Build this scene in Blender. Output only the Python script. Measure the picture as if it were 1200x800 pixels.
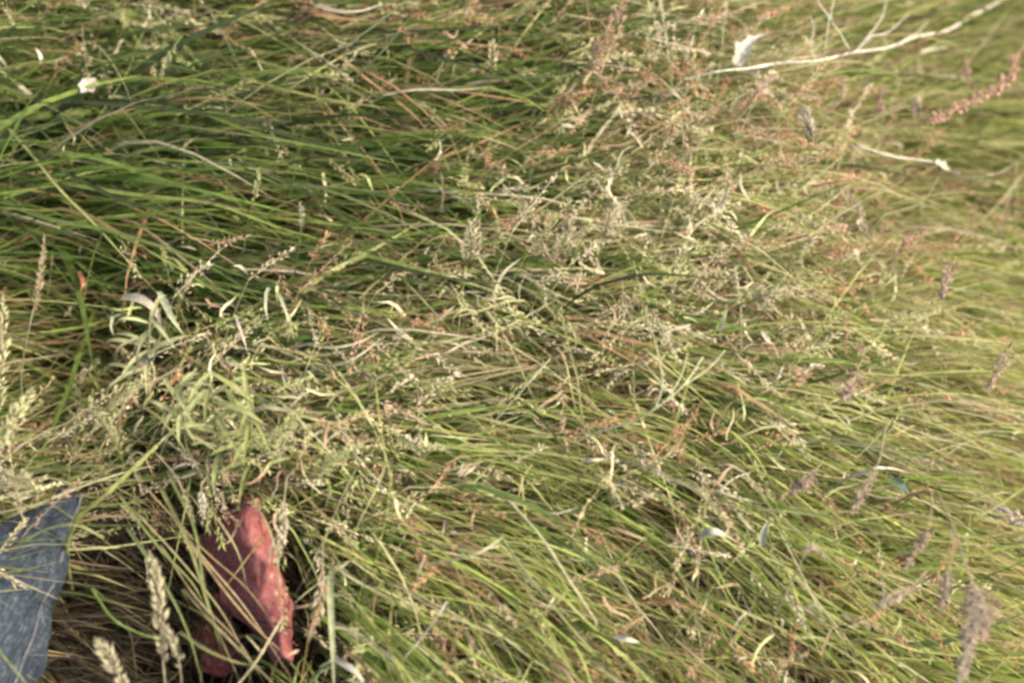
import bpy, math, random
import numpy as np
from mathutils import Vector

for o in list(bpy.data.objects):
    bpy.data.objects.remove(o, do_unlink=True)
SC = bpy.context.scene
COL = SC.collection
random.seed(7)
RNG = np.random.default_rng(7)
R = math.radians

# ------------------------------------------------------------------ camera
DEP = R(64)
LENS = 50.0
DIST = 2.1
TGT = Vector((0, 0, 0.17))
FWD = Vector((0, math.cos(DEP), -math.sin(DEP)))
UPV = Vector((0, math.sin(DEP), math.cos(DEP)))
CAM = TGT - FWD * DIST
cd = bpy.data.cameras.new('camera')
cam = bpy.data.objects.new('camera', cd)
COL.objects.link(cam)
cam.location = CAM
cam.rotation_euler = (R(90) - DEP, 0, 0)
cd.lens = LENS
cd.sensor_width = 36
cd.clip_start = 0.05
cd.clip_end = 2000
cd.dof.use_dof = True
cd.dof.focus_distance = DIST - 0.03
cd.dof.aperture_fstop = 1.45
SC.camera = cam

# ------------------------------------------------------------------ sky, sun, exposure
SUN_EL, SUN_AZ = R(50), R(-8)      # azimuth measured from +X towards +Y (sun stands beyond the upper right)
w = bpy.data.worlds.new('World')
SC.world = w
w.use_nodes = True
nt = w.node_tree
bg = nt.nodes['Background']
sky = nt.nodes.new('ShaderNodeTexSky')
sky.sky_type = 'NISHITA'
sky.sun_disc = False
sky.air_density = 0.8
sky.dust_density = 6.0
sky.ozone_density = 0.4
sky.sun_elevation = SUN_EL
sky.sun_rotation = R(90) - SUN_AZ
nt.links.new(sky.outputs[0], bg.inputs[0])
bg.inputs[1].default_value = 0.15
sd = bpy.data.lights.new('sun', 'SUN')
sun = bpy.data.objects.new('sun', sd)
COL.objects.link(sun)
sd.energy = 2.3
sd.angle = R(4)
sd.color = (1.0, 0.93, 0.76)
sdir = Vector((math.cos(SUN_EL) * math.cos(SUN_AZ), math.cos(SUN_EL) * math.sin(SUN_AZ), math.sin(SUN_EL)))
sun.rotation_euler = sdir.to_track_quat('Z', 'Y').to_euler()
sun.location = sdir * 10
SC.view_settings.view_transform = 'Standard'
SC.view_settings.look = 'None'
SC.view_settings.gamma = 1.0
SC.view_settings.use_curve_mapping = False
SC.view_settings.exposure = 1.6
SC.render.engine = 'CYCLES'
SC.cycles.filter_width = 3.0
SC.cycles.max_bounces = 10
SC.cycles.diffuse_bounces = 5
SC.cycles.transmission_bounces = 6


# ------------------------------------------------------------------ helpers: terrain, placement
def sstep(a, b, x):
    t = np.clip((x - a) / (b - a), 0, 1)
    return t * t * (3 - 2 * t)


_ph = np.random.default_rng(11).uniform(0, 6.28, (8, 12))
_kd = np.random.default_rng(12).normal(0, 1, (8, 12, 2))


def noise(x, y, f, seed=0):
    """smooth noise about -1..1"""
    x = np.asarray(x, float); y = np.asarray(y, float)
    r = 0
    for i in range(12):
        r = r + np.sin(f * (_kd[seed, i, 0] * x + _kd[seed, i, 1] * y) * 1.6 + _ph[seed, i])
    return r / 5.0


PIT_X, PIT_Y, PIT_D = -0.54, -0.41, 0.34      # hollow between the clothes, dug deep so that it falls into shade


def terrain(x, y):
    x = np.asarray(x, float); y = np.asarray(y, float)
    z = -0.55 * sstep(0.22, 1.25, x + 0.10 * y) + 0.025 * noise(x, y, 2.2, 1)
    z = z - .24 * np.exp(-(((x + .78) / .20) ** 2 + ((y - .03) / .17) ** 2) ** 1.5)  # second dip, added at the left so the surrounding grass shades it
    z = z - PIT_D * np.exp(-(((x - PIT_X) / .15) ** 2 + ((y - PIT_Y) / .20) ** 2) ** 1.5)
    return z + 0.15 * noise(x, y, 0.25, 2) * sstep(2, 8, np.hypot(x, y))


K = 36.0 / LENS
_k1, _p1 = _kd[1].tolist(), _ph[1].tolist()
_k2, _p2 = _kd[2].tolist(), _ph[2].tolist()


def ground_z(x, y):
    """terrain() for one point"""
    q = min(1, max(0, (x + .10 * y - .22) / 1.03))
    z = -.55 * q * q * (3 - 2 * q)
    z += .025 * sum(math.sin(3.52 * (k[0] * x + k[1] * y) + p) for k, p in zip(_k1, _p1)) / 5
    r = min(1, max(0, (math.hypot(x, y) - 2) / 6))
    if r > 0:
        z += .15 * r * r * (3 - 2 * r) * sum(math.sin(.4 * (k[0] * x + k[1] * y) + p) for k, p in zip(_k2, _p2)) / 5
    return z


def at(px, py, h):
    """point of the place seen at photograph position px,py, standing h above the soil"""
    d = FWD + Vector((1, 0, 0)) * ((px - 600) / 1200 * K) + UPV * (-(py - 400) / 1200 * K)
    z = h
    for _ in range(16):
        t = (z - CAM.z) / d.z
        p = CAM + d * t
        z = 0.3 * z + 0.7 * (ground_z(p.x, p.y) + h)
    return p


# ------------------------------------------------------------------ materials
def mat_leaf(name, trans=0.3, rough=0.5, spec=0.35, grain=90.0, amt=0.25):
    m = bpy.data.materials.new(name)
    m.use_nodes = True
    t = m.node_tree
    n, l = t.nodes, t.links
    b = n['Principled BSDF']
    b.inputs['Roughness'].default_value = rough
    b.inputs['Specular IOR Level'].default_value = spec
    at_ = n.new('ShaderNodeAttribute'); at_.attribute_name = 'Col'
    tc = n.new('ShaderNodeTexCoord')
    ns = n.new('ShaderNodeTexNoise'); ns.inputs['Scale'].default_value = grain; ns.inputs['Detail'].default_value = 3
    l.new(tc.outputs['Object'], ns.inputs['Vector'])
    mr = n.new('ShaderNodeMapRange')
    mr.inputs[1].default_value = 0.3; mr.inputs[2].default_value = 0.7
    mr.inputs[3].default_value = 1 - amt; mr.inputs[4].default_value = 1 + amt
    l.new(ns.outputs['Fac'], mr.inputs[0])
    mx = n.new('ShaderNodeVectorMath'); mx.operation = 'SCALE'
    l.new(at_.outputs['Color'], mx.inputs[0]); l.new(mr.outputs[0], mx.inputs['Scale'])
    l.new(mx.outputs[0], b.inputs['Base Color'])
    tr = n.new('ShaderNodeBsdfTranslucent')
    l.new(mx.outputs[0], tr.inputs['Color'])
    ms = n.new('ShaderNodeMixShader'); ms.inputs[0].default_value = trans
    l.new(b.outputs[0], ms.inputs[1]); l.new(tr.outputs[0], ms.inputs[2])
    l.new(ms.outputs[0], n['Material Output'].inputs[0])
    return m


def mat_noise(name, c1, c2, scale=20, rough=0.9, bump=0.3, detail=6):
    m = bpy.data.materials.new(name)
    m.use_nodes = True
    t = m.node_tree; n, l = t.nodes, t.links
    b = n['Principled BSDF']; b.inputs['Roughness'].default_value = rough
    b.inputs['Specular IOR Level'].default_value = 0.15
    tc = n.new('ShaderNodeTexCoord')
    ns = n.new('ShaderNodeTexNoise'); ns.inputs['Scale'].default_value = scale; ns.inputs['Detail'].default_value = detail
    l.new(tc.outputs['Object'], ns.inputs['Vector'])
    cr = n.new('ShaderNodeValToRGB')
    cr.color_ramp.elements[0].position = 0.35; cr.color_ramp.elements[0].color = (*c1, 1)
    cr.color_ramp.elements[1].position = 0.68; cr.color_ramp.elements[1].color = (*c2, 1)
    l.new(ns.outputs['Fac'], cr.inputs[0]); l.new(cr.outputs[0], b.inputs['Base Color'])
    bp = n.new('ShaderNodeBump'); bp.inputs['Strength'].default_value = bump; bp.inputs['Distance'].default_value = 0.01
    l.new(ns.outputs['Fac'], bp.inputs['Height']); l.new(bp.outputs[0], b.inputs['Normal'])
    return m


def mat_cloth(name, c1, c2, c3, weave=900.0, wear=35.0, sheen=0.0):
    """woven cloth: thread pattern, worn paler patches, stretched along the length"""
    m = bpy.data.materials.new(name)
    m.use_nodes = True
    t = m.node_tree; n, l = t.nodes, t.links
    b = n['Principled BSDF']; b.inputs['Roughness'].default_value = 0.85
    b.inputs['Specular IOR Level'].default_value = 0.04
    b.inputs['Sheen Weight'].default_value = sheen
    uv = n.new('ShaderNodeTexCoord')
    mp = n.new('ShaderNodeMapping'); mp.inputs['Scale'].default_value = (1.0, 1.0, 1.0)
    l.new(uv.outputs['Object'], mp.inputs['Vector'])
    ns = n.new('ShaderNodeTexNoise'); ns.inputs['Scale'].default_value = wear; ns.inputs['Detail'].default_value = 8
    ns.inputs['Roughness'].default_value = 0.82
    l.new(mp.outputs[0], ns.inputs['Vector'])
    cr = n.new('ShaderNodeValToRGB')
    e = cr.color_ramp.elements
    e[0].position = 0.38; e[0].color = (*c1, 1)
    e[1].position = 0.66; e[1].color = (*c3, 1)
    k = e.new(0.51); k.color = (*c2, 1)
    mq = n.new('ShaderNodeMapping'); mq.inputs['Scale'].default_value = (110.0, 22.0, 1.0)
    l.new(uv.outputs['UV'], mq.inputs['Vector'])
    n2 = n.new('ShaderNodeTexNoise'); n2.inputs['Scale'].default_value = 1.0; n2.inputs['Detail'].default_value = 5
    l.new(mq.outputs[0], n2.inputs['Vector'])
    av = n.new('ShaderNodeMix'); av.inputs[0].default_value = 0.33
    l.new(ns.outputs['Fac'], av.inputs[2]); l.new(n2.outputs['Fac'], av.inputs[3])
    l.new(av.outputs[0], cr.inputs[0])
    l.new(cr.outputs[0], b.inputs['Base Color'])
    wv = n.new('ShaderNodeTexWave'); wv.inputs['Scale'].default_value = weave / 10; wv.bands_direction = 'DIAGONAL'
    wv.inputs['Distortion'].default_value = 1.5
    l.new(uv.outputs['UV'], wv.inputs['Vector'])
    ad = n.new('ShaderNodeMath'); ad.operation = 'ADD'
    l.new(wv.outputs['Fac'], ad.inputs[0]); l.new(ns.outputs['Fac'], ad.inputs[1])
    bp = n.new('ShaderNodeBump'); bp.inputs['Strength'].default_value = 0.7; bp.inputs['Distance'].default_value = 0.003
    l.new(ad.outputs[0], bp.inputs['Height']); l.new(bp.outputs[0], b.inputs['Normal'])
    return m


M_BLADE = mat_leaf('grass_blade', 0.45, 0.6, 0.12)
M_DRY = mat_leaf('dry_straw', 0.12, 0.6, 0.3, 160, 0.3)
M_SEED = mat_leaf('seed_husk', 0.2, 0.65, 0.25, 260, 0.35)
M_PETAL = mat_leaf('petal', 0.35, 0.6, 0.2, 200, 0.1)
M_SOIL = mat_noise('soil_thatch', (0.010, 0.008, 0.006), (0.034, 0.026, 0.018), 60, 0.95, 0.4)
M_DENIM = mat_cloth('faded_denim', (0.018, 0.024, 0.033), (0.040, 0.051, 0.064), (0.13, 0.145, 0.15), 1400, 110)
M_DENIM_SEAM = mat_cloth('denim_seam', (0.03, 0.033, 0.04), (0.07, 0.072, 0.08), (0.16, 0.16, 0.155), 900, 60)
M_RED = mat_cloth('red_cloth', (0.20, 0.046, 0.046), (0.37, 0.125, 0.112), (0.50, 0.29, 0.235), 1500, 90)
M_THREAD = mat_noise('pale_thread', (0.5, 0.42, 0.36), (0.62, 0.55, 0.5), 300)


# ------------------------------------------------------------------ mesh building
def mesh_np(name, V, F, colv=None, smooth=False):
    """V (n,3), F (m,k) all faces with k corners"""
    me = bpy.data.meshes.new(name)
    k = F.shape[1]
    me.vertices.add(len(V)); me.vertices.foreach_set('co', V.astype(np.float32).ravel())
    me.loops.add(F.size); me.loops.foreach_set('vertex_index', F.astype(np.int32).ravel())
    me.polygons.add(len(F))
    me.polygons.foreach_set('loop_start', (np.arange(len(F)) * k).astype(np.int32))
    me.polygons.foreach_set('loop_total', np.full(len(F), k, np.int32))
    if colv is not None:
        a = me.attributes.new('Col', 'FLOAT_COLOR', 'POINT')
        c4 = np.ones((len(V), 4), np.float32); c4[:, :3] = colv
        a.data.foreach_set('color', c4.ravel())
    me.update(calc_edges=True)
    if smooth:
        me.polygons.foreach_set('use_smooth', np.ones(len(F), bool))
    me.validate()
    return me


def link(name, me, m, parent=None, loc=(0, 0, 0)):
    o = bpy.data.objects.new(name, me)
    COL.objects.link(o)
    if m is not None:
        me.materials.append(m)
    o.parent = parent
    o.location = loc
    return o


HERO = .62


def tag(o, label=None, cat=None, group=None, kind=None):
    if label: o['label'] = label
    if cat: o['category'] = cat
    if group: o['group'] = group
    if kind: o['kind'] = kind
    return o


def ribbons(root, phi, L, e0, e1, wd, dphi, roll, S, col, lay=None, powr=1.3, keep=None, wob=0.0):
    """curved tapering grass leaves. every argument is an array over the leaves"""
    N = len(L)
    s = np.linspace(0, 1, S + 1)[None, :]
    e = e0[:, None] + (e1 - e0)[:, None] * s ** powr
    az = phi[:, None] + dphi[:, None] * s
    if wob:
        az = az + wob * np.sin(s * RNG.uniform(3, 9, (N, 1)) + RNG.uniform(0, 6.28, (N, 1)))
    T = np.stack([np.cos(e) * np.cos(az), np.cos(e) * np.sin(az), np.sin(e)], -1)
    st = T[:, :-1] * (L[:, None, None] / S)
    P = np.concatenate([np.zeros((N, 1, 3)), np.cumsum(st, 1)], 1) + root[:, None, :]
    if lay is not None:
        fl = terrain(P[..., 0], P[..., 1]) + lay[:, None] * np.minimum(1, s * 3)
        P[..., 2] = np.maximum(P[..., 2], fl)
        T = np.gradient(P, axis=1)
        T /= np.linalg.norm(T, axis=2, keepdims=True) + 1e-9
    if keep is not None:
        k = keep(P)
        P, T, wd, roll, col = P[k], T[k], wd[k], roll[k], col[k]
        N = len(P)
    B = np.cross(T, np.array([0, 0, 1.0]))
    B /= np.linalg.norm(B, axis=2, keepdims=True) + 1e-9
    Nn = np.cross(B, T)
    rr = roll[:, None] + (RNG.uniform(-1.2, 1.2, (N, 1)) * s)
    side = np.cos(rr)[..., None] * B + np.sin(rr)[..., None] * Nn
    prof = np.minimum(1, 0.55 + 1.6 * s) * (1 - s ** 2.2) + 0.04
    hw = (wd[:, None] * 0.5 * prof)[..., None]
    V = np.stack([P - side * hw, P + side * hw], 2).reshape(-1, 3)
    base = (np.arange(N) * (S + 1) * 2)[:, None]
    j = np.arange(S)[None, :] * 2
    q = base + j
    F = np.stack([q, q + 1, q + 3, q + 2], -1).reshape(-1, 4)
    # leaf tips dry out a little, bases are paler: real colour of the leaf
    c = col[:, None, :] * np.ones((1, S + 1, 1))
    tipc = np.array([0.36, 0.31, 0.16])
    tw = (RNG.uniform(-0.5, 0.55, (N, 1)).clip(0) * s ** 3)[..., None]
    c = c * (1 - tw) + tipc * tw
    return V, F, np.repeat(c.reshape(-1, 3), 2, 0)


def culms(A, Bp, rad, col, S=6, bow=0.1):
    """thin three sided stems from A to B bowed upwards"""
    N = len(A)
    s = np.linspace(0, 1, S + 1)[None, :, None]
    D = Bp - A
    P = A[:, None] * (1 - s) + Bp[:, None] * s
    P[..., 2] += (np.sin(s[..., 0] * math.pi * 0.5) - s[..., 0]) * np.linalg.norm(D, axis=1)[:, None] * bow * 4
    T = np.gradient(P, axis=1); T /= np.linalg.norm(T, axis=2, keepdims=True)
    b = np.cross(T, [0, 0, 1.0]); b /= np.linalg.norm(b, axis=2, keepdims=True) + 1e-9
    n = np.cross(b, T)
    rr = (rad[:, None] * (1 - 0.5 * s[..., 0]))[..., None]
    ring = [P + rr * (math.cos(a) * b + math.sin(a) * n) for a in (0, 2.094, 4.189)]
    V = np.stack(ring, 2).reshape(-1, 3)
    base = (np.arange(N) * (S + 1) * 3)[:, None, None]
    i = np.arange(S)[None, :, None] * 3
    k = np.arange(3)[None, None, :]
    k2 = (k + 1) % 3
    F = np.stack([base + i + k, base + i + k2, base + i + 3 + k2, base + i + 3 + k], -1).reshape(-1, 4)
    return V, F, np.repeat(col, (S + 1) * 3, 0), P


def grains(P, D, ln, wd, col):
    """husks: slim eight faced spindles"""
    N = len(P)
    D = D / (np.linalg.norm(D, axis=1, keepdims=True) + 1e-9)
    ref = np.where(np.abs(D[:, 2:3]) > 0.9, np.array([[1.0, 0, 0]]), np.array([[0, 0, 1.0]]))
    a = np.cross(D, ref); a /= np.linalg.norm(a, axis=1, keepdims=True)
    b = np.cross(D, a)
    m = P + D * (ln * 0.4)[:, None]
    h = (wd * 0.5)[:, None]
    V = np.stack([P, m + a * h, m + b * h * 0.7, m - a * h, m - b * h * 0.7, P + D * ln[:, None]], 1).reshape(-1, 3)
    f = np.array([[0, 2, 1], [0, 3, 2], [0, 4, 3], [0, 1, 4], [5, 1, 2], [5, 2, 3], [5, 3, 4], [5, 4, 1]])
    F = (np.arange(N)[:, None, None] * 6 + f[None]).reshape(-1, 3)
    return V, F, np.repeat(col, 6, 0)


# ------------------------------------------------------------------ fields over the meadow (in metres)
def wpt(px, py, h=0.15):
    p = at(px, py, h); return p.x, p.y


# which way the leaves lie: x, y in the photograph -> slope of the lie (degrees, down to the right positive)
FLOW = [(-100, 60, 8), (100, 130, 5), (100, 200, 18), (200, 250, 13), (300, 170, 8), (400, 230, 8), (500, 80, 3), (600, 180, 5), (700, 100, -3),
        (850, 90, -8), (960, 40, -12), (1130, 160, 18), (1050, 200, 15), (1200, 30, 25), (400, 320, 8), (600, 320, 2), (750, 300, 5),
        (900, 330, 14), (1100, 300, 15), (1200, 350, 22), (150, 440, 18), (40, 540, -15), (300, 440, 4), (500, 430, 22), (650, 480, 25),
        (800, 500, 30), (1000, 450, 22), (1180, 480, 32), (450, 600, 26), (600, 600, 38), (750, 620, 40), (900, 620, 28), (1100, 600, 25),
        (250, 700, 48), (120, 700, 46), (450, 720, 45), (600, 740, 48), (750, 730, 45), (950, 730, 35), (1130, 760, 22), (600, 900, 45),
        (1000, 900, 30), (600, -120, 5)]
_fx = np.array([wpt(a, b) for a, b, c in FLOW])
_fa = np.array([math.atan2(-math.sin(R(c)) / math.sin(DEP), math.cos(R(c))) for a, b, c in FLOW])


def flow(x, y):
    d2 = (x[:, None] - _fx[None, :, 0]) ** 2 + (y[:, None] - _fx[None, :, 1]) ** 2
    wgt = 1.0 / (d2 + 0.004) ** 1.5
    return (wgt * _fa[None]).sum(1) / wgt.sum(1)


# what grows where: lush = broad green leaves, seedy = flowering grass in seed, fine = fine yellow green leaves
ZONE = [(0, 200, 1, 0, 0), (150, 230, 1, 0, 0), (300, 190, 1, .05, 0), (400, 110, .9, .15, 0), (200, 120, .8, .2, 0), (180, 40, .6, .4, 0), (400, 250, .9, .1, 0),
        (330, 290, .8, .15, .1), (500, 160, .6, .4, .1), (600, 60, .5, .5, 0), (700, 60, .25, .9, 0), (820, 60, .2, .9, .1), (760, 140, .2, .9, .1), (620, 220, .3, .8, .1),
        (720, 270, .1, 1, .2), (550, 290, .2, .9, .1), (860, 250, .1, 1, .2), (980, 300, .1, .9, .3), (880, 360, .1, 1, .2), (700, 380, .2, .7, .3), (560, 390, .3, .7, .3),
        (430, 400, .4, .6, .2), (1100, 200, .4, .2, .7), (1150, 80, .5, .3, .5), (1000, 130, .4, .6, .3), (1100, 330, .1, .4, .9), (1170, 420, .1, .1, 1), (1000, 400, .1, .7, .5),
        (100, 400, .5, .4, .1), (200, 480, .3, .8, .2), (50, 560, .2, .8, .1), (330, 510, .1, 1, .3), (430, 540, .2, .7, .6), (550, 480, .2, .4, .8), (700, 500, .2, .3, .9),
        (850, 480, .2, .4, .8), (450, 680, .2, .2, 1), (600, 620, .1, .25, 1), (800, 650, .1, .25, 1), (950, 600, .2, .3, .9), (1100, 650, .1, .15, 1), (1150, 750, .1, .1, 1),
        (700, 760, .1, .3, 1), (300, 720, .4, .1, .6), (100, 720, .4, .1, .4)]
_zx = np.array([wpt(z[0], z[1]) for z in ZONE])
_zw = np.array([z[2:] for z in ZONE], float)


def zone(x, y):
    d2 = (x[:, None] - _zx[None, :, 0]) ** 2 + (y[:, None] - _zx[None, :, 1]) ** 2
    wgt = 1.0 / (d2 + 0.003) ** 1.7
    return (wgt[..., None] * _zw[None]).sum(1) / wgt.sum(1)[:, None]


# the hollow where the clothes lie
HOLLOW = np.array([wpt(a, b, 0.10) for a, b in [(-160, 760), (0, 668), (70, 618), (82, 545), (114, 540), (135, 565), (190, 565), (250, 600), (322, 622), (346, 690), (350, 772), (290, 800), (240, 840), (220, 960), (-160, 960)]])


def inside(poly, x, y):
    r = np.zeros(np.shape(x), bool)
    n = len(poly)
    for i in range(n):
        x1, y1 = poly[i]; x2, y2 = poly[(i + 1) % n]
        c = ((y1 > y) != (y2 > y)) & (x < (x2 - x1) * (y - y1) / (y2 - y1 + 1e-12) + x1)
        r ^= c
    return r


def keep_clear(P, prob=0.97):
    """few leaves reach across the hollow"""
    sh = (P[..., 2] - terrain(P[..., 0], P[..., 1]) - 0.10) / math.tan(DEP)
    ins = inside(HOLLOW, P[..., 0], P[..., 1] + sh).mean(1)
    return (ins < 0.2) | (RNG.random(len(P)) > prob)


def pal(x, y, z3, N):
    """colour of single leaves, by kind of grass and chance"""
    lush = np.array([[.085, .13, .028], [.12, .165, .035], [.06, .095, .024], [.16, .20, .05], [.04, .058, .024], [.055, .085, .026]])
    seedy = np.array([[.32, .30, .13], [.24, .26, .09], [.37, .33, .18], [.17, .21, .065], [.25, .175, .10], [.41, .38, .23]])
    fine = np.array([[.27, .32, .085], [.34, .37, .12], [.20, .265, .06], [.39, .38, .17], [.30, .30, .10], [.15, .20, .05]])
    w3 = z3 / z3.sum(1, keepdims=True)
    u = RNG.random(N)
    k = np.where(u < w3[:, 0], 0, np.where(u < w3[:, 0] + w3[:, 1], 1, 2))
    i = RNG.integers(0, 6, N)
    c = np.where((k == 0)[:, None], lush[i], np.where((k == 1)[:, None], seedy[i], fine[i]))
    gold = sstep(.15, .75, x)[:, None]
    c = c * (1 + gold * np.array([-.01, -.05, -.10])) * np.array([.97, 1.0, .93])      # riper tint down the slope, also darkened against the extra sun there
    v = RNG.normal(1, 0.16, (N, 1)).clip(.55, 1.5)
    g = noise(x, y, 9, 3)[:, None]
    c = c * v * (1 + 0.10 * g)
    br = (RNG.random(N) < (0.04 + 0.22 * (noise(x, y, 7, 4) > 0.35)))
    c[br] = np.array([.26, .165, .085]) * v[br]
    pale = RNG.random(N) < 0.04
    c[pale] = np.array([.42, .38, .25]) * v[pale]
    return c, k


# ------------------------------------------------------------------ ground
def build_ground():
    xs = np.unique(np.concatenate([np.linspace(-4, 4, 81), np.linspace(-300, 300, 41)]))
    ys = np.unique(np.concatenate([np.linspace(-4, 4, 81), np.linspace(-300, 300, 41)]))
    X, Y = np.meshgrid(xs, ys)
    Z = terrain(X, Y)
    V = np.stack([X, Y, Z], -1).reshape(-1, 3)
    nx, ny = len(xs), len(ys)
    i = (np.arange(ny - 1)[:, None] * nx + np.arange(nx - 1)[None]).reshape(-1)
    F = np.stack([i, i + 1, i + nx + 1, i + nx], -1)
    tag(link('ground', mesh_np('ground', V, F, smooth=True), M_SOIL), 'dark soil and matted thatch under the meadow grass', 'ground', kind='structure')


build_ground()


# ------------------------------------------------------------------ meadow grass (nobody could count it)
def rnd(a, b, n): return RNG.uniform(a, b, n)


def area_roots(N, x0, x1, y0, y1):
    x = rnd(x0, x1, N); y = rnd(y0, y1, N)
    return x, y


def build_meadow():
    # low matted thatch
    N = 24000
    x, y = area_roots(N, -1.45, 1.5, -1.15, 1.4)
    z3 = zone(x, y)
    c, k = pal(x, y, z3, N)
    shade_mask = (((x - PIT_X) / .25) ** 2 + ((y - PIT_Y) / .30) ** 2 < 1) | (((x + .78) / .2) ** 2 + ((y - .03) / .17) ** 2 < 1)
    sel = ~shade_mask | (RNG.random(N) < .85)          # a little thinner in the hollows
    x, y, z3, c, shade_mask = x[sel], y[sel], z3[sel], c[sel], shade_mask[sel]; N = len(x)
    old = (RNG.random(N) < 0.5) | shade_mask
    c[old] = np.array([.25, .18, .10]) * RNG.uniform(.5, 1.6, (old.sum(), 1)) * np.where(shade_mask[old], .24, 1.0)[:, None]  # hollow thatch coloured far darker, deep shade painted into the leaves
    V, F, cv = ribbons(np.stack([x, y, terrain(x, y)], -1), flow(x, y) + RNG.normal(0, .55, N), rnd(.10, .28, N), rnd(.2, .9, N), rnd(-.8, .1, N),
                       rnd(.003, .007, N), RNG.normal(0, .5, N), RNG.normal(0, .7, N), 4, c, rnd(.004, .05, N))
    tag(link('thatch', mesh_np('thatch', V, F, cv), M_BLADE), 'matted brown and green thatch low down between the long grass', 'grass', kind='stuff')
    # dead leaves on the hollow floor, coloured very dark to paint in its shade
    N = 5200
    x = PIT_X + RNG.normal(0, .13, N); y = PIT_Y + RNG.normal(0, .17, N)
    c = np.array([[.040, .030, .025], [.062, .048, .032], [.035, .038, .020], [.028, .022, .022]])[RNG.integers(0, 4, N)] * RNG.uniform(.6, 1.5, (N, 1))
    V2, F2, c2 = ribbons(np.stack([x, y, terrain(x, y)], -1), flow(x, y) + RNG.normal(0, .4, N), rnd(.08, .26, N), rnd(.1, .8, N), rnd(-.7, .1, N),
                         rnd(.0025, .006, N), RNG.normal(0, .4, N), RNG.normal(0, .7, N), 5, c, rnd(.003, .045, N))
    tag(link('hollow_thatch', mesh_np('hollow_thatch', V2, F2, c2), M_BLADE), 'dead leaves matted on the hollow floor, coloured dark for its shade', 'grass', kind='stuff')
    # long lodged leaves
    N = 60000
    x, y = area_roots(N, -1.55, 1.45, -1.15, 1.45)
    z3 = zone(x, y)
    c, k = pal(x, y, z3, N)
    lush = z3[:, 0]
    clump = noise(x, y, 11, 5)
    sel = RNG.random(N) < .66 - .12 * lush - .35 * np.exp(-((x + .78) / .2) ** 2 - ((y - .08) / .2) ** 2) + .6 * clump + .25 * noise(x, y, 4.5, 6)        # tufts and gaps
    x, y, z3, c, k, lush, clump = x[sel], y[sel], z3[sel], c[sel], k[sel], lush[sel], clump[sel]; N = len(x)
    L = rnd(.12, .36, N) * (1 + .7 * lush)
    wd = np.where(k == 0, rnd(.0042, .009, N), np.where(k == 1, rnd(.0024, .0056, N), rnd(.0024, .0054, N)))
    wd *= np.where((RNG.random(N) < .035) & (c[:, 1] > c[:, 0]), 1.8, 1.0)
    spread = np.where(k == 0, .20, np.where(k == 1, .5, .17))
    ph = flow(x, y) + RNG.normal(0, 1, N) * spread + 0.15 * clump
    wild = RNG.random(N) < .045
    ph[wild] += RNG.normal(0, 1.4, wild.sum())
    V, F, cv = ribbons(np.stack([x, y, terrain(x, y)], -1), ph, L, rnd(.35, 1.15, N), rnd(-.75, .15, N), wd,
                       RNG.normal(0, .28, N), RNG.normal(0, .7, N), 7, c, rnd(.02, .16, N) * (1 + .35 * clump), keep=keep_clear, wob=.12)
    tag(link('meadow_grass', mesh_np('meadow_grass', V, F, cv), M_BLADE), 'long lodged green and yellow meadow grass lying over to the right', 'grass', kind='stuff')
    # short kinked dry bits
    N = 15000
    x, y = area_roots(N, -1.3, 1.3, -1.0, 1.3)
    z3 = zone(x, y)
    sel = RNG.random(N) < (.05 + .85 * z3[:, 1])
    x, y, z3 = x[sel], y[sel], z3[sel]; N = len(x)
    c = np.array([[.40, .35, .22], [.33, .29, .15], [.26, .17, .105], [.38, .355, .25], [.30, .32, .13]])[RNG.integers(0, 5, N)] * RNG.uniform(.7, 1.15, (N, 1))
    zz = terrain(x, y) + rnd(.05, .21, N)
    V, F, cv = ribbons(np.stack([x, y, zz], -1), rnd(0, 6.28, N), rnd(.02, .07, N), rnd(-.3, 1.3, N), rnd(-.8, .9, N), rnd(.0024, .006, N),
                       RNG.normal(0, .6, N), RNG.normal(0, 1, N), 5, c, None, keep=lambda P: keep_clear(P, 1.0), wob=.3)
    tag(link('dry_leaf_litter', mesh_np('dry_leaf_litter', V, F, cv), M_DRY), 'curled straw coloured dead leaf bits caught in the meadow grass', 'dead leaves', kind='stuff')
    # wider meadow around
    N = 45000
    r = 1.15 + 7.5 * RNG.random(N) ** 1.35
    a = rnd(0, 6.28, N)
    x, y = r * np.cos(a) * 1.05, r * np.sin(a) + .1
    z3 = zone(x * .6, y * .6)
    c, k = pal(x, y, z3, N)
    sc = 1 + .35 * np.maximum(0, r - 2)
    V, F, cv = ribbons(np.stack([x, y, terrain(x, y)], -1), flow(x * .5, y * .5) + RNG.normal(0, .45, N), rnd(.25, .5, N) * np.minimum(sc, 1.6), rnd(.4, 1.2, N),
                       rnd(-.75, .15, N), rnd(.004, .008, N) * sc, RNG.normal(0, .3, N), RNG.normal(0, .7, N), 5, c, rnd(.02, .18, N), keep=keep_clear)
    tag(link('surrounding_meadow', mesh_np('surrounding_meadow', V, F, cv), M_BLADE), 'rough meadow grass continuing all around beyond the picture', 'grass', kind='stuff')


build_meadow()


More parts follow.
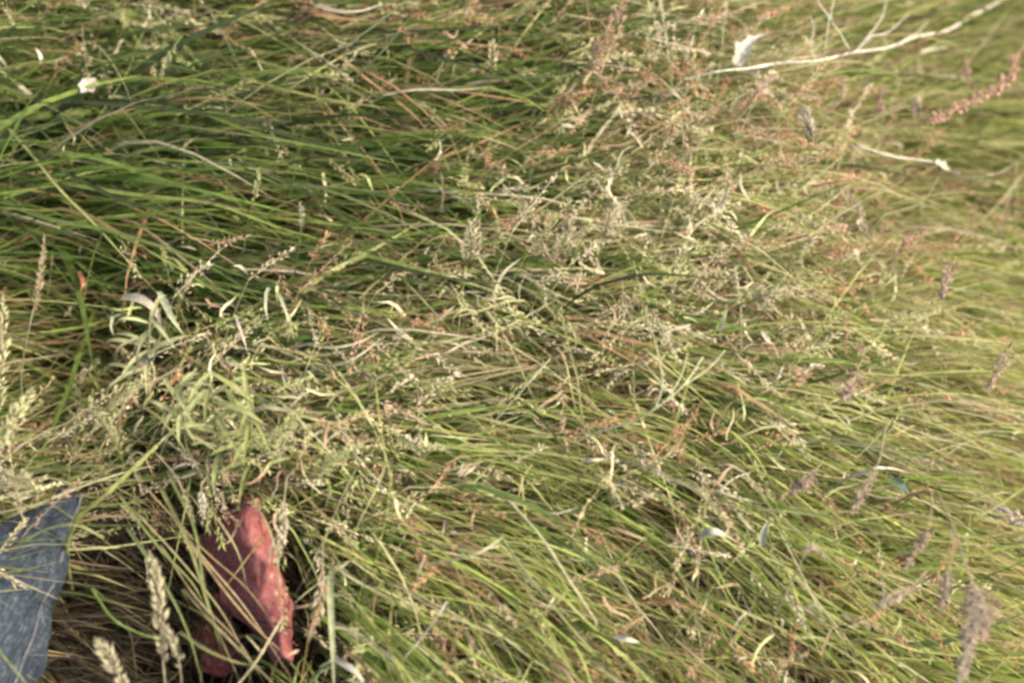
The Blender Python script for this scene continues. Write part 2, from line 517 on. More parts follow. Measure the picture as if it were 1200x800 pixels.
def build_seedy():
    """flowering bent grass: thin stems with loose heads of tiny husks"""
    N = 8000
    x, y = area_roots(N, -1.35, 1.4, -1.05, 1.35)
    z3 = zone(x, y)
    sel = RNG.random(N) < (.05 + .95 * z3[:, 1] ** 1.3)
    x, y = x[sel], y[sel]; N = len(x)
    ph = flow(x, y) + RNG.normal(0, .9, N)
    H = rnd(.12, .26, N)
    hl = rnd(.05, .13, N)
    A = np.stack([x - .16 * np.cos(ph), y - .16 * np.sin(ph), terrain(x - .16 * np.cos(ph), y - .16 * np.sin(ph))], -1)
    B = np.stack([x, y, terrain(x, y) + H], -1)
    kc = RNG.integers(0, 6, N)
    pc = np.array([[.42, .36, .19], [.36, .35, .15], [.47, .39, .25], [.38, .25, .16], [.29, .31, .12], [.52, .46, .31]])[kc] * RNG.uniform(.75, 1.2, (N, 1))
    rust = RNG.random(N) < np.where(noise(x, y, 6, 7) > .25, .55, .08)
    pc[rust] = np.array([.38, .22, .12]) * RNG.uniform(.75, 1.2, (rust.sum(), 1))
    keep = ~inside(HOLLOW, x, y + (H - .10) / math.tan(DEP))
    A, B, ph, H, hl, pc = A[keep], B[keep], ph[keep], H[keep], hl[keep], pc[keep]; N = len(A)
    V1, F1, C1, _ = culms(A, B, rnd(.0006, .0011, N), pc * np.array([.8, .95, .7]), 5, .06)
    e = rnd(-.5, .6, N)
    ax = np.stack([np.cos(e) * np.cos(ph), np.cos(e) * np.sin(ph), np.sin(e)], -1)
    V2, F2, C2, _ = culms(B, B + ax * hl[:, None], rnd(.0004, .0007, N), pc, 3, .02)
    G = 30
    t = RNG.random((N, G)) ** .8
    q = RNG.normal(0, 1, (N, G, 3))
    q -= (q * ax[:, None]).sum(-1, keepdims=True) * ax[:, None]
    q /= np.linalg.norm(q, axis=2, keepdims=True)
    rad = (rnd(.03, .15, N)[:, None] * hl[:, None] * (1.05 - t) * RNG.uniform(.4, 1, (N, G)))
    P0 = B[:, None] + ax[:, None] * (t * hl[:, None])[..., None]
    P = P0 + q * rad[..., None] + ax[:, None] * (rad * .8)[..., None]
    D = ax[:, None] * 1.0 + q * .45 + RNG.normal(0, .3, (N, G, 3))
    cc = (pc[:, None] * RNG.uniform(.75, 1.25, (N, G, 1)))
    n = N * G
    V3, F3, C3 = grains(P.reshape(-1, 3), D.reshape(-1, 3), rnd(.006, .013, n), rnd(.0013, .0026, n), cc.reshape(-1, 3))
    # stalklets between axis and husk
    d = (P - P0).reshape(-1, 3); s = np.cross(d, RNG.normal(0, 1, (n, 3))); s /= np.linalg.norm(s, axis=1, keepdims=True) + 1e-9
    p0 = P0.reshape(-1, 3); p1 = P.reshape(-1, 3)
    V4 = np.stack([p0 - s * .0002, p0 + s * .0002, p1], 1).reshape(-1, 3)
    F4 = np.arange(n * 3).reshape(-1, 3)
    C4 = np.repeat(cc.reshape(-1, 3), 3, 0)
    tri = lambda q_: np.concatenate([q_[:, [0, 1, 2]], q_[:, [0, 2, 3]]])
    V = np.concatenate([V1, V2, V3, V4])
    o1, o2, o3 = len(V1), len(V1) + len(V2), len(V1) + len(V2) + len(V3)
    F = np.concatenate([tri(F1), tri(F2) + o1, F3 + o2, F4 + o3])
    tag(link('flowering_grass', mesh_np('flowering_grass', V, F, np.concatenate([C1, C2, C3, C4])), M_SEED),
        'fine beige flowering grass in loose seed among the leaves', 'grass', kind='stuff')


build_seedy()


# ------------------------------------------------------------------ single things
class MB:
    def __init__(self): self.v, self.f, self.c = [], [], []

    def add(self, V, F, C):
        o = len(self.v)
        self.v += [tuple(p) for p in V]; self.f += [tuple(i + o for i in q) for q in F]
        self.c += [tuple(k) for k in C] if isinstance(C, (list, np.ndarray)) and np.ndim(C) == 2 else [tuple(C)] * len(V)

    def build(self, name, m, parent=None, base=(0, 0, 0), smooth=True):
        me = bpy.data.meshes.new(name)
        b = Vector(base)
        me.from_pydata([Vector(p) - b for p in self.v], [], self.f)
        a = me.attributes.new('Col', 'FLOAT_COLOR', 'POINT')
        c4 = np.ones((len(self.v), 4), np.float32); c4[:, :3] = np.array(self.c) * HERO
        a.data.foreach_set('color', c4.ravel())
        me.polygons.foreach_set('use_smooth', np.full(len(self.f), smooth))
        me.update()
        return link(name, me, m, parent, base if parent is None else (0, 0, 0))


def spline(pts, n=6):
    P = [Vector(p) for p in pts]
    P = [P[0] * 2 - P[1]] + P + [P[-1] * 2 - P[-2]]
    out = []
    for i in range(1, len(P) - 2):
        for k in range(n):
            t = k / n
            a, b, c, d = P[i - 1], P[i], P[i + 1], P[i + 2]
            out.append(0.5 * ((2 * b) + (c - a) * t + (2 * a - 5 * b + 4 * c - d) * t * t + (3 * b - a - 3 * c + d) * t ** 3))
    out.append(P[-2])
    return out


def frame(T):
    b = T.cross(Vector((0, 0, 1)))
    if b.length < 1e-4: b = Vector((1, 0, 0))
    b.normalize()
    return b, b.cross(T).normalized()


def tube(mb, path, r0, r1, col, sides=6, nodes=()):
    n = len(path)
    V, F = [], []
    for i, p in enumerate(path):
        T = (path[min(i + 1, n - 1)] - path[max(i - 1, 0)]).normalized()
        b, u = frame(T)
        t = i / (n - 1)
        r = r0 + (r1 - r0) * t
        for nd in nodes: r *= 1 + .5 * math.exp(-((t - nd) / .02) ** 2)
        for k in range(sides):
            a = 6.2832 * k / sides
            V.append(p + (b * math.cos(a) + u * math.sin(a)) * r)
    for i in range(n - 1):
        for k in range(sides):
            k2 = (k + 1) % sides
            F.append((i * sides + k, i * sides + k2, (i + 1) * sides + k2, (i + 1) * sides + k))
    F.append(tuple(range(sides - 1, -1, -1))); F.append(tuple((n - 1) * sides + k for k in range(sides)))
    mb.add(V, F, col)


def grain(mb, p, d, ln, wd, col):
    V, F, C = grains(np.array([p]), np.array([d]), np.array([ln]), np.array([wd]), np.array([col]))
    mb.add(V, F.tolist(), C)


def leaf(mb, path, width, col, fold=.35, curl=0.0, roll=0.0, jag=0.0, blunt=False):
    """a folded leaf with a midrib, five points across"""
    n = len(path); V = []; F = []
    for i, p in enumerate(path):
        T = (path[min(i + 1, n - 1)] - path[max(i - 1, 0)]).normalized()
        b, u = frame(T)
        t = i / (n - 1)
        pr = (min(1, .5 + 2.2 * t) * (1 - t ** (6 if blunt else 2.6)) + .03)
        a = roll + curl * t
        s = b * math.cos(a) + u * math.sin(a); m = u * math.cos(a) - b * math.sin(a)
        w_ = width * .5 * pr * (1 + jag * random.uniform(-1, 1))
        for q in (-1, -.5, 0, .5, 1):
            V.append(p + s * (q * w_) + m * (abs(q) ** 1.4 * w_ * fold))
    for i in range(n - 1):
        for k in range(4):
            F.append((i * 5 + k, i * 5 + k + 1, i * 5 + k + 6, i * 5 + k + 5))
    mb.add(V, F, col)


STRAW = (.50, .43, .27); PALE = (.62, .58, .43); BEIGE = (.46, .36, .22); PINK = (.44, .28, .20); RUST = (.36, .17, .10)
YGREEN = (.30, .34, .10); LGREEN = (.24, .31, .11); DGREEN = (.05, .085, .03); MGREEN = (.10, .16, .045); GREY = (.55, .52, .45)


def world_path(pts, h):
    """pts photograph positions, h heights over the soil -> points of the place"""
    if not hasattr(h, '__len__'): h = [h] * len(pts)
    return [at(a, b, c) for (a, b), c in zip(pts, h)]


def rooted(path, back=.10):
    """carry the stem on down into the soil behind its first point"""
    d = path[0] - path[1]; d.z = 0
    d = d.normalized() if d.length > 1e-4 else Vector((-1, 0, 0))
    x, y = path[0].x + d.x * back, path[0].y + d.y * back
    g = Vector((x, y, float(terrain(x, y)) - .005))
    mid = path[0] * .55 + g * .45; mid.z = path[0].z * .7 + g.z * .3
    return [g, mid] + path


def root_empty(name, p, label, cat, group=None):
    o = bpy.data.objects.new(name, None)
    COL.objects.link(o); o.location = p; o.empty_display_size = .02
    return tag(o, label, cat, group)


def seed_stalk(pts, h, label, head=.4, style='spike', col=BEIGE, scol=YGREEN, r=.0012, fat=.005, n=60, group=None, leafy=False, back=.10, name='seed_stalk'):
    """stem with a head over the last part of its length; parts stem, seed_head"""
    vis = spline(world_path(pts, h), 8)
    full = spline(rooted([vis[0], vis[len(vis) // 2], vis[-1]], back)[:3], 5)[:-1] + vis
    base = full[0]
    e = root_empty(name, base, label, 'seed head', group)
    mb = MB(); tube(mb, full, r, r * .55, scol, 6, (.35, .6)); mb.build('stem', M_BLADE, e, base)
    i0 = int(len(vis) * (1 - head)); hp = vis[i0:]
    hd = MB(); fat *= 1.08; n = int(n * 1.35)
    m = len(hp) - 1
    for k in range(n):
        t = (k + random.random()) / n
        f = t * m; i = min(int(f), m - 1)
        p = hp[i].lerp(hp[i + 1], f - i); T = (hp[i + 1] - hp[i]).normalized()
        q = Vector((random.gauss(0, 1), random.gauss(0, 1), random.gauss(0, 1))); q = (q - T * q.dot(T)).normalized()
        kf = random.uniform(.75, 1.25); c = tuple(x * kf for x in col)
        if style == 'spike':
            env = fat * math.sin(math.pi * min(1, .15 + .85 * t)) ** .5 if t < .98 else fat * .3
            grain(hd, p + q * env * .25, T * 1.1 + q * .75, env * random.uniform(1.1, 2.4), env * random.uniform(.28, .6), c)
        elif style == 'panicle':
            ln = fat * (1.15 - t) * random.uniform(.4, 1)
            d = (T * .9 + q * .6 + Vector((0, 0, -.25))).normalized()
            tip = p + d * ln
            tube(hd, [p, p.lerp(tip, .5) + Vector((0, 0, .001)), tip], .0004, .0003, c, 3)
            for _ in range(3):
                grain(hd, p.lerp(tip, random.uniform(.45, 1)), d + Vector((random.gauss(0, .4), random.gauss(0, .4), random.gauss(0, .3))), random.uniform(.005, .009), random.uniform(.0018, .003), c)
        else:   # whorls of small round fruits
            w_ = fat * (.5 + .5 * abs(math.sin(t * 19)))
            grain(hd, p + q * w_ * random.uniform(.2, .7), q + T * .3, w_ * random.uniform(.6, 1.1), w_ * random.uniform(.5, .8), c)
    hd.build('seed_head', M_SEED, e, base)
    return e


def stem_thing(pts, h, label, col=STRAW, r=.0016, branches=(), name='dry_stalk', cat='stem', back=.10, group=None, m=None, r1=None, sides=6):
    vis = spline(world_path(pts, h), 8)
    full = spline(rooted([vis[0], vis[len(vis) // 2], vis[-1]], back)[:3], 5)[:-1] + vis
    base = full[0]
    m = m or M_DRY
    mb = MB(); tube(mb, full, r, r1 or r * .6, col, sides, (.3, .62, .85))
    if not branches:
        o = mb.build(name, m, None, base)
        return tag(o, label, cat, group)
    e = root_empty(name, base, label, cat, group)
    mb.build('stem', m, e, base)
    for bp, bh in branches:
        b = spline(world_path(bp, bh), 6)
        near = min(vis, key=lambda p: (p - b[0]).length)
        mb = MB(); tube(mb, [near] + b[1:], r * .75, r * .35, col, 5); mb.build('branch', m, e, base)
    return e


def leaf_thing(pts, h, label, width=.006, col=PALE, fold=.35, curl=0.0, roll=0.0, jag=0.0, name='dead_leaf', cat='leaf', root=False, group=None, m=None, blunt=False, back=.1):
    vis = spline(world_path(pts, h), 7)
    full = (spline(rooted([vis[0], vis[len(vis) // 2], vis[-1]], back)[:3], 5)[:-1] + vis) if root else vis
    mb = MB(); leaf(mb, full, width, col, fold, curl, roll, jag, blunt)
    o = mb.build(name, m or M_DRY, None, full[0])
    return tag(o, label, cat, group)


# --- the clothes in the hollow
def cloth_tube(name, path, radii, flat, nU=72, folds=7, amp=.10, seed=0):
    """sleeve or trouser leg: flattened tube with gathers and creases"""
    n = len(path); V = []; F = []; UV = []
    rs = np.random.default_rng(seed)
    phs = rs.uniform(0, 6.28, 10)
    for i, p in enumerate(path):
        T = (path[min(i + 1, n - 1)] - path[max(i - 1, 0)]).normalized()
        b, u = frame(T)
        t = i / (n - 1)
        ra = float(np.interp(t, np.linspace(0, 1, len(radii)), radii))
        for k in range(nU):
            a = 6.2832 * k / nU
            d = 1 + amp * (.5 * math.sin(folds * a + 5 * t + phs[0]) + .35 * math.sin(3 * a - 9 * t + phs[1]) + .45 * math.sin(26 * t + 2.2 * math.sin(2 * a + phs[2]) + phs[3]) + .25 * math.sin(47 * t + 3 * a + phs[4]))
            V.append(p + b * (math.cos(a) * ra * d) + u * (math.sin(a) * ra * flat * d))
            UV.append((k / nU, t))
    for i in range(n - 1):
        for k in range(nU):
            k2 = (k + 1) % nU
            F.append((i * nU + k, i * nU + k2, (i + 1) * nU + k2, (i + 1) * nU + k))
    me = bpy.data.meshes.new(name)
    me.from_pydata([v - path[0] for v in V], [], F)
    uvl = me.uv_layers.new(name='UVMap')
    for poly in me.polygons:
        poly.use_smooth = True
        for li, vi in zip(poly.loop_indices, poly.vertices):
            uu, vv = UV[vi]
            if vi % nU == 0 and any(x % nU > nU // 2 for x in poly.vertices): uu = 1.0
            uvl.data[li].uv = (uu, vv)
    me.update()
    return me


def crumple(o, amt, size, depth):
    """small creases"""
    t = bpy.data.textures.new('creases', 'CLOUDS'); t.noise_scale = size; t.noise_depth = depth
    d = o.modifiers.new('creases', 'DISPLACE'); d.texture = t; d.strength = amt; d.mid_level = .5; d.texture_coords = 'LOCAL'


def build_denim():
    path = spline(world_path([(-190, 960), (-110, 850), (-50, 760), (8, 680), (58, 615), (88, 575)], [.05, .08, .09, .10, .115, .12]), 14)
    me = cloth_tube('leg', path, [.12, .13, .125, .102, .066, .030, .012], .62, 84, 5, .09, 3)
    base = path[0]
    e = root_empty('denim_trousers', base, 'faded blue denim trouser leg lying in the grass at the lower left', 'trousers')
    o = link('leg', me, M_DENIM, e)
    crumple(o, .018, .045, 2)
    crumple(o, .007, .015, 4)
    o.modifiers.new('thick', 'SOLIDIFY').thickness = .0015
    # felled side seam along the right side of the leg
    n = len(path); nU = 84
    for off, nm in ((4, 'side_seam'),):
        mb = MB(); sp = []
        for i in range(n):
            sp.append(me.vertices[i * nU + off].co + Vector((.0015, 0, .002)))
        tube(mb, sp, .003, .002, (.3, .3, .33), 6)
        mb.build(nm, M_DENIM_SEAM, e, (0, 0, 0))
    return e


def red_sheet(name, e, base, left, right, low, high, ph, NU=46, NV=60):
    """crumpled sheet between a left and a right edge (photograph positions); the right side stands high, the left sinks"""
    V, F, UV = [], [], []
    kv, lx_, ly_ = zip(*left); kr, rx_, ry_ = zip(*right)
    for j in range(NV + 1):
        v = j / NV
        lx, ly = np.interp(v, kv, lx_), np.interp(v, kv, ly_)
        rx, ry = np.interp(v, kr, rx_), np.interp(v, kr, ry_)
        for i in range(NU + 1):
            u = i / NU
            x = lx + (rx - lx) * u + 3 * math.sin(v * 17 + u * 3 + ph) + 1.5 * math.sin(v * 41 + ph); y = ly + (ry - ly) * u + 4 * math.sin(u * 9 + v * 4)
            h = low + high * math.sin(min(1, u * 1.12) * 1.75) ** 1.8
            h += .007 * math.sin(u * 9 + 6 * v + 2 * math.sin(v * 5) + ph) + .003 * math.sin(u * 17 - 13 * v + 2 * math.sin(u * 5)) + .004 * math.sin(v * 16 + 7 * u + math.sin(u * 8) + ph)
            if u > .93: h -= .05 * ((u - .93) / .07) ** 1.5
            V.append(at(x, y, max(h, low - .02))); UV.append((u, v))
    for j in range(NV):
        for i in range(NU):
            q = j * (NU + 1) + i
            F.append((q, q + 1, q + NU + 2, q + NU + 1))
    me = bpy.data.meshes.new(name)
    me.from_pydata([p - base for p in V], [], F)
    uvl = me.uv_layers.new(name='UVMap')
    for p in me.polygons:
        p.use_smooth = True
        for li, vi in zip(p.loop_indices, p.vertices): uvl.data[li].uv = UV[vi]
    o = link(name, me, M_RED, e)
    crumple(o, .006, .035, 3)
    crumple(o, .003, .009, 5)
    s = o.modifiers.new('thick', 'SOLIDIFY'); s.thickness = .0025; s.offset = -1
    return [Vector(V[j * (NU + 1) + NU]) for j in range(NV + 1)]


def build_red():
    base = at(280, 720, 0)
    e = root_empty('red_cloth', base, 'crumpled red cloth half hidden in the shaded grass hollow', 'cloth')
    edge = red_sheet('cloth', e, base, [(0, 262, 592), (.25, 234, 626), (.6, 262, 702), (1, 316, 768)],
                     [(0, 300, 580), (.12, 310, 602), (.35, 324, 650), (.6, 336, 700), (.88, 345, 756), (1, 338, 775)], .005, .155, 0)
    red_sheet('lower_fold', e, base, [(0, 240, 690), (.5, 226, 740), (1, 232, 792)], [(0, 266, 700), (.5, 280, 742), (1, 296, 784)], -.17, .05, 2.1, 24, 30)
    for k in range(26):       # frayed threads along the sunny edge
        p = random.choice(edge[2:])
        q = p + Vector((random.uniform(.004, .012), random.uniform(-.008, .006), random.uniform(-.004, .004)))
        mb = MB(); tube(mb, [p, p.lerp(q, .5) + Vector((0, 0, .002)), q], .0005, .0003, (.5, .2, .16), 3)
        mb.build('thread', M_SEED, e, base)


build_denim()
build_red()


# --- stalks, stems and leaves that stand out one by one
def build_singles():
    S, T, Lf = seed_stalk, stem_thing, leaf_thing
    # top right corner
    T([(800, 94), (842, 84), (880, 80), (915, 74), (960, 71), (998, 62), (1040, 56), (1075, 43), (1110, 36), (1140, 18), (1160, 8), (1190, -12)], [.20, .24, .26, .25, .28, .30, .31, .33, .33, .33, .32, .30], 'long pale branching dry stem running to the top right corner', (.78, .73, .57), .0015,
      [([(998, 64), (985, 40), (974, 22), (978, -4)], [.32, .34, .35, .36]), ([(1003, 62), (1018, 42), (1034, 20), (1040, -8)], [.32, .34, .36, .37]),
       ([(1055, 50), (1076, 38), (1088, 24)], [.33, .34, .35]), ([(955, 71), (950, 52), (954, 34), (950, 20)], [.28, .30, .31, .31]), ([(1018, 42), (1040, 38), (1066, 16)], [.34, .35, .35]), ([(915, 74), (938, 68), (958, 66)], [.25, .28, .29]), ([(974, 22), (962, 8), (955, -8)], [.35, .35, .35])], 'branching_dry_stalk', r1=.0021)
    Lf([(862, 76), (872, 58), (886, 46), (905, 40)], [.29, .31, .32, .31], 'crumpled white dead leaf hanging on the long branching stem', .024, (.40,.37,.30), .6, 1.3, -.5, .4)
    Lf([(1078, 64), (1092, 60), (1112, 56)], [.30, .31, .31], 'short blunt cream straw end below the long branching stem', .008, PALE, .8, 0, .3, .05, 'broken_straw', 'straw', blunt=True)
    S([(1235, 10), (1195, 62), (1180, 92), (1160, 108), (1125, 126), (1085, 142)], [.42, .44, .45, .44, .41, .37], 'reddish brown curved seed head at the right of the top edge', .80, 'whorl', (.62, .35, .26), (.60, .40, .28), .0018, .010, 150)
    S([(962, 155), (972, 128), (986, 112), (990, 88)], [.24, .28, .31, .32], 'small twisted tan seed head under the branching stem', .7, 'spike', (.47, .35, .22), STRAW, .0012, .006, 40)
    S([(948, 178), (947, 160), (942, 128)], [.25, .29, .32], 'stubby pale beige bud standing beside the twisted tan head', .65, 'spike', (.52, .42, .32), LGREEN, .0012, .011, 34)
    S([(1020, 150), (1030, 128), (1036, 104)], [.24, .28, .30], 'short pinkish brown spike left of the reddish seed head', .8, 'spike', (.45, .28, .22), STRAW, .001, .007, 34)
    S([(1072, 150), (1074, 132), (1074, 112)], [.24, .29, .31], 'short cream spike at the tip of the reddish seed head', .8, 'spike', (.58, .45, .36), STRAW, .001, .008, 34)
    Lf([(1006, 172), (1050, 186), (1098, 193), (1130, 208), (1170, 204), (1200, 184), (1230, 150)], [.26, .29, .31, .31, .31, .30, .28], 'pale grey withered stem arching below the reddish seed head', .0085, (.46,.40,.31), .9, .8, .3, .25, 'withered_stalk', 'stem')
    Lf([(1096, 190), (1112, 202), (1132, 212)], [.315, .32, .315], 'torn papery sheath on the arching withered stem', .017, (.48,.42,.34), .6, .8, .2, .4, 'leaf_sheath', 'leaf')
    S([(1192, 190), (1186, 222), (1176, 250), (1168, 276)], [.30, .31, .31, .29], 'thin pink seed head hanging at the right edge below the arch', .6, 'spike', PINK, STRAW, .0011, .0055, 40)
    T([(1036, 252), (1078, 238), (1094, 218), (1104, 198)], [.26, .28, .29, .30], 'light green forked blade under the arching withered stem', (.36, .42, .18), .0016, [([(1078, 238), (1079, 252), (1078, 268)], [.28, .27, .25])], 'green_stalk', m=M_BLADE)
    S([(984, 212), (998, 232), (1010, 250), (1012, 264), (1020, 282)], [.30, .30, .30, .29, .27], 'wavy grey brown seed head above the orange patch', .85, 'spike', (.50, .42, .32), STRAW, .0012, .0055, 50)
    Lf([(834, 248), (846, 240), (851, 228), (850, 215)], [.22, .25, .27, .27], 'small white curved dead leaf right of centre top', .007, (.66, .58, .48), .7, 1.0, .2, .1)
    # top middle
    S([(682, 92), (692, 74), (704, 52), (716, 26), (734, -4)], [.22, .26, .29, .31, .32], 'large pinkish brown seed plume at the middle of the top edge', .85, 'panicle', (.42, .26, .17), STRAW, .0014, .026, 70)
    S([(570, 130), (572, 104), (576, 76), (577, 46)], [.20, .25, .29, .31], 'upright pale tan seed spike among green blades near the top', .55, 'spike', (.50, .42, .24), YGREEN, .0012, .0075, 46)
    Lf([(450, 112), (490, 106), (540, 106), (580, 102)], [.22, .25, .26, .25], 'flat pale straw blade lying by the tan seed spike', .006, (.50, .46, .30), .4, .3, .1, .05, 'loose_straw', 'straw', True)
    Lf([(370, 8), (395, 15), (425, 14), (455, 2)], [.22, .25, .26, .25], 'wide cream straw lying at the top edge left of centre', .013, (.48,.43,.31), .6, .4, .1, .1, 'loose_straw', 'straw', True)
    Lf([(392, 62), (430, 38), (466, 10), (490, -10)], [.23, .27, .29, .3], 'light grey green blade crossing up to the top edge', .007, (.34, .38, .19), .5, .3, .2, 0, 'grass_strand', 'grass', True, m=M_BLADE)
    Lf([(420, 90), (450, 60), (472, 32), (494, 8)], [.22, .26, .28, .29], 'second light green blade crossing beside the grey green one', .006, (.30, .36, .15), .5, .3, .2, 0, 'grass_strand', 'grass', True, m=M_BLADE)
    for i, (pts, lab, wd) in enumerate([
        ([(40, 118), (130, 124), (260, 138), (380, 172), (490, 188), (560, 190)], 'long dark green blade sweeping across the upper left', .010),
        ([(80, 205), (150, 238), (210, 244), (280, 234)], 'dark green blade under the sweep on the left', .008),
        ([(430, 40), (520, 36), (600, 30), (700, 12)], 'dark green blade rising along the top edge', .008),
        ([(470, 55), (540, 76), (600, 88), (660, 102)], 'dark green blade slanting down below the rising one', .008),
        ([(530, 55), (560, 78), (590, 95), (622, 118)], 'short steep dark blade crossing near the top', .006),
        ([(430, 305), (500, 322), (570, 332), (660, 330)], 'dark green blade bowed through the centre', .008),
        ([(700, 335), (760, 322), (830, 326), (900, 330)], 'dark blade end right of the centre bow', .006)]):
        Lf(pts, [.25 + .04 * math.sin(math.pi * k / (len(pts) - 1)) for k in range(len(pts))], lab, wd, (.055, .075, .032), .5, .2, .15, 0, 'dark_grass_strand', 'grass', True, m=M_BLADE)
    for pts, lab, col, wd in [
        ([(10, 150), (40, 185), (70, 222), (110, 262), (150, 306), (190, 350)], 'pale grey green stem slanting down the left side', (.36, .38, .15), .005),
        ([(60, 180), (120, 188), (200, 215), (300, 240), (400, 265)], 'bright green blade sweeping right from the left edge', (.20, .28, .07), .010),
        ([(70, 215), (150, 228), (250, 240), (330, 268), (440, 298)], 'yellow green blade lying below the bright sweep', (.24, .29, .08), .008),
        ([(230, 130), (310, 160), (400, 178), (500, 200)], 'mid green blade between the dark sweeps', (.17, .24, .06), .008),
        ([(260, 85), (330, 105), (400, 120), (470, 128)], 'yellowish blade lying high on the left', (.25, .29, .09), .008),
        ([(0, 236), (60, 258), (130, 272), (220, 300), (300, 330)], 'broad olive blade low on the upper left', (.15, .20, .06), .009)]:
        Lf(pts, [.22 + .045 * math.sin(math.pi * k / (len(pts) - 1)) for k in range(len(pts))], lab, wd, col, .5, .2, .1, 0, 'grass_strand', 'grass', True, m=M_BLADE)
    # left side
    e = root_empty('flower', at(105, 112, .20), 'small pinkish white flower near the cut upper left corner', 'flower')
    b = at(105, 103, .27); base = e.location
    mb = MB(); tube(mb, spline([at(112, 118, .0), at(108, 112, .15), b], 6), .001, .0008, LGREEN, 5); mb.build('stem', M_BLADE, e, base)
    for k in range(6):
        a = 6.283 * k / 6 + random.uniform(-.2, .2)
        d = Vector((math.cos(a), math.sin(a), .35)).normalized()
        mb = MB(); leaf(mb, [b, b + d * .006, b + d * .013 + Vector((0, 0, .002)), b + d * .018], .013, (.66, .56, .48), .3, .2, 0, .1, True); mb.build('petal', M_PETAL, e, base)
    mb = MB()
    for k in range(14): grain(mb, b + Vector((random.gauss(0, .002), random.gauss(0, .002), .001)), Vector((random.gauss(0, .4), random.gauss(0, .4), 1)), .005, .002, (.5, .36, .12))
    mb.build('stamens', M_SEED, e, base)
    S([(286, 292), (290, 262), (298, 232), (304, 196)], [.18, .24, .28, .30], 'upright yellow green spike on the left among long blades', .45, 'spike', (.40, .40, .18), YGREEN, .0012, .0045, 36)
    S([(346, 318), (350, 292), (353, 262), (352, 236)], [.18, .24, .28, .30], 'pale upright spike to the right of the yellow green one', .4, 'spike', (.46, .46, .30), LGREEN, .0012, .004, 30)
    S([(215, 40), (200, 62), (188, 92)], [.26, .28, .27], 'pale bent leaf spike near the upper left', .7, 'spike', (.5, .46, .24), LGREEN, .001, .005, 30)
    S([(28, 412), (36, 376), (46, 330), (52, 276)], [.20, .26, .30, .31], 'tall thin tan seed stalk near the left edge', .6, 'spike', (.44, .34, .19), STRAW, .0014, .0055, 60)
    S([(-6, 520), (-2, 460), (2, 400), (4, 345)], [.22, .28, .32, .33], 'blurred yellow spike cut by the left edge', .8, 'spike', (.50, .47, .24), STRAW, .0016, .010, 60)
    S([(-20, 560), (2, 510), (20, 482), (40, 455)], [.26, .31, .33, .33], 'thick pale yellow spike leaning in at the left edge', .7, 'spike', (.54, .52, .26), LGREEN, .0018, .009, 60)
    Lf([(142, 350), (160, 352), (178, 362), (190, 382)], [.22, .25, .26, .24], 'whitish dead leaf with dark ribs on the left', .019, (.46,.40,.30), .5, .6, .2, .15)
    Lf([(186, 342), (194, 360), (202, 376), (216, 394)], [.24, .26, .27, .25], 'pale green folded leaf beside the whitish dead leaf', .012, (.50, .52, .34), .7, .4, .3, .1, m=M_BLADE)
    Lf([(160, 422), (176, 424), (184, 412), (186, 396)], [.20, .23, .24, .24], 'small white curled leaf below the whitish dead leaf', .013, (.44,.41,.30), .6, .9, .1, .3)
    Lf([(132, 372), (130, 384), (134, 394)], [.21, .22, .21], 'tiny pale leaf tip left of the whitish leaves', .006, (.42,.42,.26), .5, .5, .2, .1, root=True)
    Lf([(312, 344), (311, 360), (314, 376)], [.22, .24, .23], 'white narrow leaf tip below the tall spikes', .006, (.46,.46,.34), .5, .5, .2, .1, root=True)
    Lf([(328, 348), (334, 364), (342, 386)], [.22, .24, .22], 'cream narrow leaf tip beside the white one', .007, (.45,.43,.28), .5, .5, .2, .1, root=True)
    Lf([(278, 376), (284, 394), (290, 412)], [.21, .23, .22], 'thin pinkish leaf tip left of the two pale tips', .006, (.55, .48, .38), .5, .5, .2, .1, root=True)
    for pts, lab in [([(92, 318), (96, 332), (94, 346)], 'orange brown dead leaf highest of the rusty pair'), ([(156, 298), (168, 302), (178, 312)], 'orange brown dead leaf right of the rusty pair'),
                     ([(16, 290), (28, 282), (40, 276)], 'rusty leaf by the left edge'), ([(418, 436), (432, 442), (446, 444)], 'orange dead leaf under the pale straws'),
                     ([(160, 92), (172, 84), (176, 76)], 'amber dead leaf right of the small white flower'), ([(890, 374), (905, 378), (922, 376)], 'pinkish dead leaf right of centre'),
                     ([(640, 445), (652, 452), (668, 458)], 'brown dead leaf under the centre fork'), ([(940, 298), (965, 292), (990, 294)], 'rust coloured dead leaf in the orange patch')]:
        Lf(pts, [.165, .19, .17], lab, .010, (.30, .14, .07), .6, .9, .5, .3)
    for i, (pts, lab) in enumerate([([(362, 404), (390, 408), (420, 402), (446, 388)], 'upper of the pale straws curving up left of centre'),
                                    ([(378, 430), (404, 426), (426, 414), (452, 392)], 'lower of the pale straws curving up left of centre')]):
        Lf(pts, [.21, .25, .26, .25], lab, .007, (.52, .48, .30), .6, .3, .1, .05, 'loose_straw', 'straw', True)
